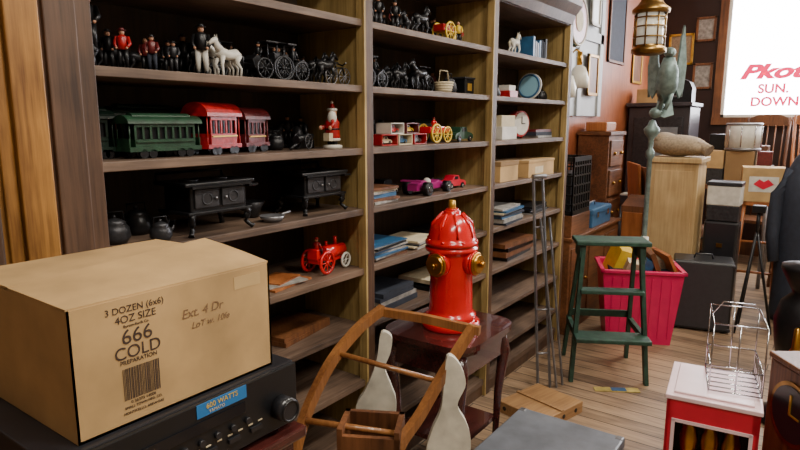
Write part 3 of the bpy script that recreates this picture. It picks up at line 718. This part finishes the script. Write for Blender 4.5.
# window boxes holding little vehicles
b=B('boxed_toy_pile')
def wbox(y,z,m,cm,l=.10):
    T=b.T; b.T=Matrix.Translation((0,y,z))@Matrix.Rotation(random.uniform(-.12,.12),4,'Z')
    b.bb(-.04,.035,-l/2,l/2,0,.004,m); b.bb(-.04,-.036,-l/2,l/2,0,.045,m); b.bb(-.04,.035,-l/2,-l/2+.004,0,.045,m); b.bb(-.04,.035,l/2-.004,l/2,0,.045,m); b.bb(-.04,.035,-l/2,l/2,.041,.045,m)
    b.T=b.T@Matrix.Translation((0,0,.004)); car(b,cm,l*.78); b.T=T
wbox(-.11,0,redd,cream); wbox(0,0,cream,blue); wbox(.11,0,redd,greym); wbox(-.06,.046,whitep,redd); wbox(.05,.046,marn,yellow)
b.done((-.10,2.08,Cz))
b=B('toy_wagon'); b.bb(-.03,.03,-.06,.06,.03,.06,blk,bev=.002); b.prism([(.03*math.cos(PI*k/8),.035*math.sin(PI*k/8)) for k in range(9)],(0,0,.06),(1,0,0),(0,0,1),.11,cream)
for sx in(-1,1): spoke(b,(sx*.033,-.04,.026),.026,blk); spoke(b,(sx*.033,.04,.026),.026,blk)
b.done((-.15,1.85,Cz))
b=B('toy_cart')
for sx in(-1,1):
    spoke(b,(sx*.035,-.03,.042),.042,yellow); spoke(b,(sx*.035,.06,.036),.036,yellow)
b.bb(-.028,.028,-.07,.09,.042,.07,redp,bev=.003); person(b,redp,blk,redd,(0,0,.055),.07,True); b.done((-.10,2.35,Cz),sc=1.05)
railcar(-.22,2.42,Cz,.16,dgrn,dgrn,.10)
b=B('toy_car'); car(b,grn,.17); b.done((-.10,2.58,Cz))
stack('magazine_stack',-.14,1.90,Dz,.2,.2,7,.009,[paper,cream,blue,brownw],.05)
b=B('toy_race_car')
b.prism([(-.13,.02),(-.13,.045),(-.06,.055),(-.03,.04),(.02,.04),(.05,.05),(.13,.025),(.13,.015)],(0,0,0),(0,1,0),(0,0,1),.04,purple)
for sx in(-1,1):
    for yy,r in((-.085,.026),(.085,.022)): b.cyl((sx*.03,yy,r),(sx*.055,yy,r),r,blk,seg=18); b.cyl((sx*.054,yy,r),(sx*.057,yy,r),r*.5,chrome,seg=12)
    b.bb(min(0,sx*.05),max(0,sx*.05),-.087,-.083,.022,.028,chrome); b.bb(min(0,sx*.05),max(0,sx*.05),.083,.087,.02,.025,chrome)
b.bb(-.045,.045,-.14,-.12,.055,.06,purple); b.sph((0,-.01,.045),.016,whitep); b.done((-.09,2.29,Dz),rz=.1,sc=1.15)
b=B('toy_car'); car(b,pinkr,.15); b.done((-.11,2.54,Dz),rz=-.1)
b=B('toy_car'); car(b,blk,.16); b.done((-.22,2.13,Dz),rz=-.1)
b=B('toy_airplane'); b.tube([(0,-.08,.03),(0,0,.035),(0,.08,.03)],0,greym,rad=[.008,.018,.014]); b.box((0,.03,.035),(.16,.045,.004),greym); b.box((0,-.075,.035),(.07,.025,.003),greym); b.box((0,-.075,.045),(.003,.025,.03),greym); b.sph((0,.085,.03),.01,redd)
for sx in(-1,1): b.cyl((sx*.03,.03,.010),(sx*.036,.03,.010),.010,blk); b.cyl((sx*.03,.03,.01),(sx*.02,.03,.034),.002,blk)
b.cyl((0,-.075,.0),(0,-.075,.03),.003,blk); b.done((-.22,2.58,Dz),rz=.1,sc=.75)
stack('magazine_stack',-.15,1.93,Ez,.24,.26,9,.007,[paper,blk,blue,brownw],.05)
stack('magazine_stack',-.13,2.20,Ez,.2,.2,5,.007,[paper,cream,navy],.1)
stack('magazine_stack',-.14,2.50,Ez,.22,.3,4,.010,[paper,navy,blk],.1)
stack('book_stack',-.14,2.0,Fz,.2,.28,4,.018,[navy,brownw,paper],.05)
stack('book_stack',-.14,2.4,Fz,.2,.28,3,.018,[blk,brownw,cream],.05)
# bay 3
b=B('toy_horse'); horse(b,whitep,cream,s=.11); b.done((-.10,3.17,A))
figurine(-.12,2.87,A,.12,blk,blk,blk); figurine(-.16,2.98,A,.11,marn,blk,blk)
b=B('book_set'); 
for k in range(7): b.bb(-.09,.05,-.1+k*.03,-.1+k*.03+.026,0,random.uniform(.10,.14),random.choice([blue,blk,navy,iron,blue]),bev=.002)
b.done((-.13,3.48,A))
pot(-.12,2.98,Bz,.035,.06,iron); b=B('toy_box_pile'); b.bb(-.04,.04,-.05,.05,0,.04,redd,bev=.002); b.bb(-.035,.03,-.04,.04,.04,.07,whitep,bev=.002); b.done((-.11,3.12,Bz))
b=B('decorative_plate'); pb=mat('pale_blue_ceramic',(140,186,206),.3,0,.1,8,0)
b.T=Matrix.Rotation(-.7,4,'Z')@Matrix.Rotation(-.15,4,'X')
b.cyl((0,-.005,.078),(0,.005,.078),.078,whitep,seg=32); b.torus((0,-.006,.078),.066,.006,blue,(0,1,0),seg=32); b.cyl((0,-.009,.078),(0,.0,.078),.060,pb,seg=32)
b.T=Matrix.Identity(4); b.done((-.11,3.40,Bz+.001),rz=.6)
figurine(-.12,3.55,Bz,.11,blk,navy,blk); pot(-.14,3.66,Bz,.04,.07)
b=B('white_carton'); b.bb(-.07,.07,-.09,.09,0,.07,whitep,bev=.002); b.bb(-.065,.06,-.08,.085,.07,.13,cream,bev=.002); b.done((-.12,3.04,Cz))
b=B('alarm_clock')
b.T=Matrix.Rotation(.35,4,'Z'); b.cyl((-.03,0,.085),(.03,0,.085),.075,redd,seg=32); b.cyl((.03,0,.085),(.034,0,.085),.064,whitep,seg=32); b.bb(.034,.037,-.003,.003,.085,.125,blk); b.bb(.034,.037,0,.03,.083,.088,blk)
for sy in(-1,1): b.cyl((0,sy*.04,.0),(0,sy*.035,.03),.008,redd)
b.T=Matrix.Identity(4); b.done((-.12,3.28,Cz),rz=-.6)
stack('book_stack',-.13,3.52,Cz,.18,.25,3,.02,[navy,marn,paper],.05)
b=B('shoe_box'); b.bb(-.09,.09,-.11,.11,0,.10,card,bev=.002); b.bb(-.093,.093,-.113,.113,.085,.11,cardin,bev=.002); b.done((-.12,3.01,Dz))
b=B('shoe_box'); b.bb(-.10,.10,-.19,.19,0,.095,card,bev=.002); b.bb(-.103,.103,-.193,.193,.085,.10,card,bev=.002); b.bb(.1,.101,-.1,.02,.02,.06,cream); b.done((-.12,3.43,Dz))
stack('magazine_stack',-.12,3.03,Ez,.22,.30,8,.010,[blue,paper,navy,cream],.05)
stack('magazine_stack',-.14,3.46,Ez,.22,.30,6,.010,[blk,paper,navy,cream],.05)
stack('book_stack',-.14,3.2,Fz,.22,.4,4,.025,[blk,brownw,navy],.0)

# ------------------------------------------------------------ mid-ground
b=B('low_cabinet'); b.bb(-.38,.02,3.86,4.95,0,.66,brownwY,bev=.004); b.bb(-.39,.04,3.85,4.97,.66,.68,brownwY,bev=.003)
for k in range(3): b.bb(.02,.028,3.89+k*.36,4.21+k*.36,.08,.60,brownwY,bev=.004); b.sph((.035,4.17+k*.36,.35),.012,brass)
b.done()
b=B('wooden_box'); b.bb(-.32,.02,3.88,4.24,.681,.83,brownwY,bev=.004); b.done()
b=B('milk_crate')
cx0,cx1,cy0,cy1,cz0,cz1=-.31,.02,3.88,4.22,.831,1.22
for (ax0,ax1,ay0,ay1) in ((cx0,cx1,cy0,cy0+.012),(cx0,cx1,cy1-.012,cy1),(cx0,cx0+.012,cy0,cy1),(cx1-.012,cx1,cy0,cy1)):
    for z in(cz0,cz1-.03): b.bb(ax0,ax1,ay0,ay1,z,z+.03,blkp)
    for k in range(1,6): z=cz0+k*(cz1-cz0)/6; b.bb(ax0,ax1,ay0,ay1,z,z+.010,blkp)
    for k in range(8):
        if ax1-ax0>.1: x=ax0+k*(ax1-ax0-.012)/7; b.bb(x,x+.010,ay0,ay1,cz0,cz1,blkp)
        else: y=ay0+k*(ay1-ay0-.012)/7; b.bb(ax0,ax1,y,y+.010,cz0,cz1,blkp)
b.bb(cx0,cx1,cy0,cy1,cz0,cz0+.01,blkp); b.bb(cx0+.03,cx1-.03,cy0+.03,cy1-.03,cz0+.01,cz0+.28,iron); b.done()
b=B('toolbox'); b.bb(-.12,.03,-.22,.22,0,.11,blue,bev=.006); b.bb(-.125,.035,-.225,.225,.09,.14,blue,bev=.012); b.tube([(-.05,-.07,.14),(-.05,-.06,.17),(-.05,.06,.17),(-.05,.07,.14)],.006,greym)
for y in(-.12,.12): b.bb(.034,.040,y-.02,y+.02,.07,.11,chrome)
b.done((-.02,4.55,.681))
b=B('dresser')
b.bb(-.38,-.12,5.05,5.45,0,1.34,brownwY,bev=.004); b.bb(-.39,-.10,5.03,5.47,1.34,1.37,brownwY,bev=.004)
for k in range(5): b.bb(-.12,-.105,5.08,5.42,.08+k*.25,.30+k*.25,brownwY,bev=.006); b.sph((-.095,5.16,.19+k*.25),.014,brass); b.sph((-.095,5.34,.19+k*.25),.014,brass)
b.bb(-.34,-.16,5.1,5.36,1.37,1.45,orw,bev=.01)
b.done()
b=B('table_leaves')
for k in range(4): b.box((-.02+k*.045,5.62+k*.03,.55),(.022,.50,1.08-.05*k),[orw,brownw,orw,brownw][k],rot=(0,-.08,.45),bev=.004)
b.done((.0,-.0,.0))
b=B('writing_slope'); b.bb(.02,.18,5.05,5.30,0,.72,orw,bev=.004); b.prism([(0,0),(.24,0),(.24,.12),(0,.05)],(.10,5.06,.72),(0,1,0),(0,0,1),.18,brownw); b.done()
b=B('display_pedestal'); b.bb(.24,.58,4.98,5.32,.06,1.14,tan,bev=.004); b.bb(.22,.60,4.96,5.34,1.14,1.18,tan,bev=.006); b.bb(.22,.60,4.96,5.34,0,.07,tan,bev=.004); b.bb(.27,.55,4.975,4.98,.14,1.08,tan,bev=.002); b.done()
b=B('burlap_sack'); 
b.sph((0,0,.085),(.21,.16,.085),burlap,u=20,v=12); b.sph((.12,-.02,.07),(.12,.12,.06),burlap,u=16,v=10); b.sph((-.08,.0,.12),(.11,.12,.06),burlap,rot=(.2,.3,0)); b.tube([(.13,-.05,.09),(.19,-.08,.08),(.24,-.10,.05)],0,burlap,rad=[.05,.035,.05]); b.done((.39,5.15,1.182))
b=B('eagle_finial_pole')
b.lathe([(0,0),(.14,0),(.14,.02),(.05,.05),(.02,.09),(.018,.5),(.024,.52),(.018,.54),(.017,1.18),(.03,1.20),(.03,1.24),(.017,1.26),(.02,1.33),(.05,1.37),(.055,1.40),(.03,1.43),(.02,1.46),(0,1.47)],verd)
b.T=Matrix.Translation((.08,.0,-.12))@Matrix.Diagonal((1.25,1.25,1.12,1))
b.sph((-.05,0,1.46),.035,verd); b.tube([(-.05,0,1.45),(-.02,0,1.52)],.02,verd)
b.tube([(0,.05,1.53),(0,.02,1.62),(0,-.01,1.72),(0,-.015,1.80)],0,verd,seg=12,rad=[.03,.062,.055,.03])
b.sph((0,-.02,1.83),(.032,.04,.033),verd); b.cyl((0,-.05,1.83),(0,-.085,1.815),.014,verd,r2=.002,seg=8)
for sx in(-1,1):
    b.prism([(0,0),(.02,.10),(.035,.26),(.05,.33),(.07,.20),(.085,.08),(.075,-.06),(.045,-.12),(.015,-.06)],(sx*.035,.0,1.67),(sx*.75,.65,0),(0,0,1),.012,verd)
    for k in range(4): b.tube([(sx*(.05+.012*k),.02+.012*k,1.62-.02*k),(sx*(.068+.008*k),.035+.010*k,1.93-.08*k)],.007,verd,seg=6)
    b.tube([(sx*.025,.01,1.60),(sx*.02,-.01,1.54),(sx*.015-.02,-.02,1.48)],0,verd,seg=7,rad=[.02,.012,.012])
b.prism([(-.03,0),(.03,0),(.05,-.16),(0,-.18),(-.05,-.16)],(0,.07,1.60),(1,0,0),(0,.3,1),.012,verd)
b.T=Matrix.Identity(4)
b.done((.31,4.62,0),rz=.35)
b=B('brass_lantern')
lx,ly=.43,3.9
glow=mat('lantern_glass',(226,222,206),.15,0,.1,5,0,emit=.25)
b.lathe([(0,0),(.075,0),(.10,.012),(.10,.035),(.085,.045),(.085,.055)],oldbrass); b.cyl((0,0,.05),(0,0,.235),.076,glow,seg=24)
for k in range(8):
    a=k*PI/4; b.cyl((.088*math.cos(a),.088*math.sin(a),.045),(.088*math.cos(a),.088*math.sin(a),.24),.005,oldbrass,seg=6)
for z in(.10,.16,.21): b.torus((0,0,z),.088,.005,oldbrass)
b.lathe([(.085,.235),(.105,.24),(.108,.26),(.08,.285),(.055,.32),(.06,.335),(.06,.37),(.035,.39),(.01,.40),(0,.405)],oldbrass)
b.torus((0,0,.43),.035,.005,oldbrass,(0,1,0))
for k in range(36): b.torus((0,0,.475+k*.0215),.012,.0028,oldbrass,(1,0,0) if k%2 else (0,1,0),seg=10,rs=5)
b.cyl((0,0,1.235),(0,0,1.25),.04,oldbrass); b.done((lx,ly,1.849))
# left wall beyond bookcase
wp=mat('pale_panel',(176,180,182),.5,0,.2,6,.02)
b=B('cupboard_door'); b.bb(-.398,-.37,4.35,5.5,1.50,2.85,wp,bev=.003)
for y in(4.35,4.9,5.42): b.bb(-.37,-.35,y,y+.08,1.50,2.85,wp)
b.bb(-.37,-.35,4.35,5.5,2.12,2.20,wp); b.done()
def frame(name,y,z,w,h,fm,im,x=-.345,wall='L'):
    b=B(name)
    b.bb(0,.012,-w/2,w/2,-h/2,h/2,im)
    for a,c,d,f in((-w/2,w/2,h/2-.025,h/2),(-w/2,w/2,-h/2,-h/2+.025),(-w/2,-w/2+.025,-h/2,h/2),(w/2-.025,w/2,-h/2,h/2)): b.bb(0,.022,a,c,d,f,fm,bev=.003)
    if wall=='L': b.done((x,y,z))
    else: b.done((y,Y1-.002,z),rz=-PI/2)
frame('picture_frame',4.66,2.42,.26,.36,gold,cream); frame('picture_frame',5.2,2.42,.22,.36,whitep,white_g); frame('picture_frame',5.2,1.84,.26,.34,oldbrass,brownw)
b=B('round_sign'); b.cyl((-.05,0,0),(-.03,0,0),.17,grn,seg=32); b.cyl((-.03,0,0),(-.022,0,0),.14,redd,seg=32); b.torus((-.025,0,0),.155,.01,whitep,(1,0,0),seg=32); b.cyl((-.022,0,0),(-.018,0,0),.07,cream,seg=24); b.bb(-.34,-.05,-.01,.01,-.01,.01,blk); b.done((-.058,4.12,2.12),rz=-.0)
for y,z in ((4.66,1.88),(4.40,1.80)):
    b=B('glass_shade'); b.lathe([(.02,0),(.05,-.02),(.075,-.10),(.07,-.17),(.066,-.17),(.07,-.10),(.045,-.025),(.015,-.005)],white_g); b.cyl((0,0,0),(0,0,.10),.02,brass); b.tube([(0,0,.10),(-.03,0,.12),(-.055,0,.10)],.008,brass); b.done((-.26,y,z))
frame('picture_frame',6.0,2.35,.5,.7,brownw,navy,x=-.398); frame('picture_frame',6.75,2.1,.35,.5,gold,brownw,x=-.398)
frame('picture_frame',-.12,2.25,.26,.34,gold,burlap,wall='B'); frame('picture_frame',.12,1.95,.20,.28,brownw,paper,wall='B'); frame('picture_frame',-.20,1.85,.22,.30,blk,cream,wall='B'); frame('picture_frame',.12,2.45,.20,.26,brownw,paper,wall='B')
b=B('upright_piano')
pw=mat('piano_dark',(56,52,56),.35,0,.3,8,.04)
b.bb(-.36,.22,6.45,6.95,0,1.60,pw,bev=.01); b.bb(-.38,.24,6.40,6.97,1.60,1.64,pw,bev=.008)
b.bb(-.36,.22,6.20,6.46,.62,.72,pw,bev=.008); b.bb(-.33,.19,6.22,6.40,.72,.735,whitep)
for x in(-.33,.19): b.cyl((x,6.24,0),(x,6.24,.62),.03,pw)
b.bb(-.30,.16,6.43,6.45,.85,1.50,iron,bev=.005); b.bb(-.10,.12,6.42,6.435,1.05,1.40,mat('sheet_grey',(120,126,132),.6,0,.2,14,0)); b.done()
b=B('mantel_radio'); b.prism([(-.15,0),(.15,0),(.15,.14),(.12,.20),(.06,.23),(-.06,.23),(-.12,.20),(-.15,.14)],(0,0,0),(1,0,0),(0,0,1),.18,blk); b.torus((0,-.093,.12),.06,.008,greym,(0,1,0)); b.cyl((0,-.09,.12),(0,-.093,.12),.055,iron); b.done((.05,6.65,1.641))
b=B('carton'); b.bb(-.1,.1,-.1,.1,0,.14,card,bev=.003); b.bb(-.1,.1,-.02,.02,.14,.142,cream); b.done((-.22,6.65,1.641))
def chair(x,y,rz,m,seatm,h=.92,seatz=.45,w=.42):
    b=B('wooden_chair')
    for sx in(-1,1):
        b.tube([(sx*w*.46,-.19,0),(sx*w*.42,-.16,seatz)],0,m,rad=[.014,.019])
        b.tube([(sx*w*.48,.22,0),(sx*w*.43,.17,seatz),(sx*w*.43,.20,.7),(sx*w*.45,.25,h)],0,m,rad=[.014,.02,.017,.015])
        b.cyl((sx*w*.44,-.17,.2),(sx*w*.45,.19,.2),.010,m)
    b.cyl((-w*.44,-.17,.25),(w*.44,-.17,.25),.011,m)
    b.prism(rrect(w+.02,.42,.06),(0,0,seatz+.01),(1,0,0),(0,1,0),.03,seatm)
    b.prism([(-w*.47,0),(w*.47,0),(w*.49,.07),(w*.25,.11),(0,.12),(-w*.25,.11),(-w*.49,.07)],(0,.24,h-.09),(1,0,0),(0,.15,1),.02,m)
    for k in range(-2,3): b.cyl((k*w*.16,.18,seatz+.02),(k*w*.17,.235,h-.08),.007,m)
    return b.done((x,y,0),rz=rz)
chair(1.75,5.75,.5,brownw,brownw,1.25,.5,.46)
chair(.76,7.10,-.2,brownw,brownw,1.50); chair(1.30,6.95,.3,orw,brownw,1.52); chair(1.27,6.25,-.3,brownw,brownw,1.45,.5)
b=B('draped_coat')
b.lathe([(0,.0),(.16,0),(.18,.06),(.17,.3),(.19,.55),(.20,.8),(.17,.98),(.10,1.10),(.05,1.16),(0,1.17)],navy,seg=22); 
for sx in(-1,1): b.tube([(sx*.12,-.02,1.02),(sx*.21,-.04,.86),(sx*.23,-.06,.60),(sx*.21,-.10,.42)],0,navy,rad=[.06,.065,.055,.045])
b.cyl((0,0,1.15),(0,0,1.42),.015,brownw); b.sph((0,0,1.43),.03,brownw); b.done((1.25,5.15,0),rz=.3,sc=(.8,.8,1.08))
b=B('wooden_stool')
for sx in(-1,1):
    for sy in(-1,1): b.cyl((sx*.15,sy*.12,0),(sx*.11,sy*.09,.80),.016,orw,r2=.014)
b.prism(rrect(.28,.24,.05),(0,0,.81),(1,0,0),(0,1,0),.03,orw)
for z in(.25,.5): b.cyl((-.13,-.10,z),(.13,-.10,z),.01,orw); b.cyl((-.13,-.10,z),(-.13,.10,z),.01,orw); b.cyl((.13,-.10,z),(.13,.10,z),.01,orw)
b.done((.95,5.60,0),rz=.1)
b=B('shipping_box'); b.bb(-.15,.15,-.12,.12,0,.27,card,bev=.003); b.bb(-.10,.10,-.122,-.12,.08,.20,whitep); b.prism([(-.07,0),(-.03,.04),(0,.02),(.03,.04),(.07,0),(.0,-.04)],(0,-.123,.14),(1,0,0),(0,0,1),.002,pinkr); b.done((.95,5.60,.826),rz=.15)
b=B('suitcase'); b.bb(-.12,.12,-.09,.09,0,.70,satinblk,bev=.02); b.bb(-.12,.12,-.094,-.09,.28,.31,burlap); b.bb(-.02,.02,-.10,-.09,.5,.53,brass); b.done((.745,5.20,0),rz=.0)
b=B('picnic_cooler'); b.bb(-.11,.11,-.09,.09,0,.12,iron,bev=.006); b.bb(-.115,.115,-.095,.095,.12,.27,whitep,bev=.008); b.bb(-.12,.12,-.10,.10,.27,.30,iron,bev=.006); b.done((.745,5.20,.701),rz=.0)
b=B('camera_tripod')
for a in(0,2.1,4.2): b.cyl((.14*math.cos(a),.14*math.sin(a),0),(0,0,.72),.009,blk)
b.cyl((0,0,.68),(0,0,.84),.012,blk); b.bb(-.04,.04,-.03,.03,.84,.89,blk,bev=.005); b.done((1.02,4.72,0))
b=B('folding_table'); b.bb(.42,1.00,5.95,6.50,.86,.90,brownw,bev=.004)
for x in(.46,.96):
    for y in(6.0,6.45): b.cyl((x,y,0),(x,y,.86),.016,greym)
b.done()
b=B('carton_pile')
for (x,y,z,w_,d_,h_,m_) in((.52,6.07,.90,.17,.18,.14,iron),(.73,6.09,.90,.22,.2,.30,cardin),(.91,6.06,.90,.13,.18,.18,brownw),(.53,6.07,1.04,.15,.17,.16,card),(.53,6.33,.90,.18,.2,.44,blk),(.91,6.07,1.08,.11,.12,.12,marn),(.80,6.37,.90,.22,.16,.34,brownw)): b.box((x,y,z+h_/2),(w_,d_,h_-.002),m_,rot=(0,0,random.uniform(-.08,.08)),bev=.004)
b.done((0,0,.001))
b=B('snare_drum'); b.cyl((0,0,0),(0,0,.24),.15,whitep,seg=32)
for z in(.012,.228): b.torus((0,0,z),.152,.010,greym,seg=32)
for k in range(8): a=k*PI/4; b.cyl((.156*math.cos(a),.156*math.sin(a),.03),(.156*math.cos(a),.156*math.sin(a),.21),.006,chrome,seg=6)
b.done((.73,6.10,1.203),sc=(.9,.9,1))
b=B('wooden_barrel'); b.lathe([(0,0),(.14,0),(.17,.15),(.18,.28),(.17,.42),(.14,.56),(.13,.56),(.13,.53),(0,.53)],brownw,seg=24)
for z,r in((.08,.158),(.20,.177),(.38,.177),(.49,.158)): b.torus((0,0,z),r,.007,iron)
b.done((.56,5.66,0))

# ------------------------------------------------------------ lights
def area(n,loc,sx,sy,e_,col,rot=(0,0,0)):
    l=bpy.data.lights.new(n,'AREA'); l.shape='RECTANGLE'; l.size=sx; l.size_y=sy; l.energy=e_; l.color=col
    o=bpy.data.objects.new(n,l); scene.collection.objects.link(o); o.location=loc; o.rotation_euler=rot; return o
fx=mat('fixture_white',(220,220,215),.5,0,.05,5,0); tubeM=mat('lamp_tube',(255,250,240),.3,0,0,5,0,emit=6)
for i,(x,y,e_) in enumerate([(1.5,.4,42),(1.4,2.5,46),(1.5,4.4,42),(1.5,6.3,44)]):
    b=B('ceiling_light'); b.bb(-.14,.14,-.62,.62,.03,.09,fx,bev=.005)
    for sx in(-.07,.07): b.cyl((sx,-.58,.018),(sx,.58,.018),.014,tubeM)
    b.done((x,y,3.01))
    area('ceiling_and_fill_lamp',(x,y,2.98),.26,1.2,e_,(1,.92,.79))
area('ceiling_and_fill_lamp',(2.6,1.4,2.9),.5,.5,30,(1,.92,.80),rot=(0,.75,0))  # added fill lamp on the camera side to brighten the shelves, no fixture
wd=bpy.data.worlds.new('World'); scene.world=wd; wd.use_nodes=True
wd.node_tree.nodes['Background'].inputs[0].default_value=(.9,.95,1,1); wd.node_tree.nodes['Background'].inputs[1].default_value=1
# ------------------------------------------------------------ camera
cam=bpy.data.cameras.new('camera'); cam.lens=27; cam.sensor_width=36; cam.clip_start=.02
co=bpy.data.objects.new('camera',cam); scene.collection.objects.link(co)
co.location=(1.41,0,1.45); co.rotation_euler=(PI/2-math.atan(103/600),0,math.radians(35.9)); scene.camera=co
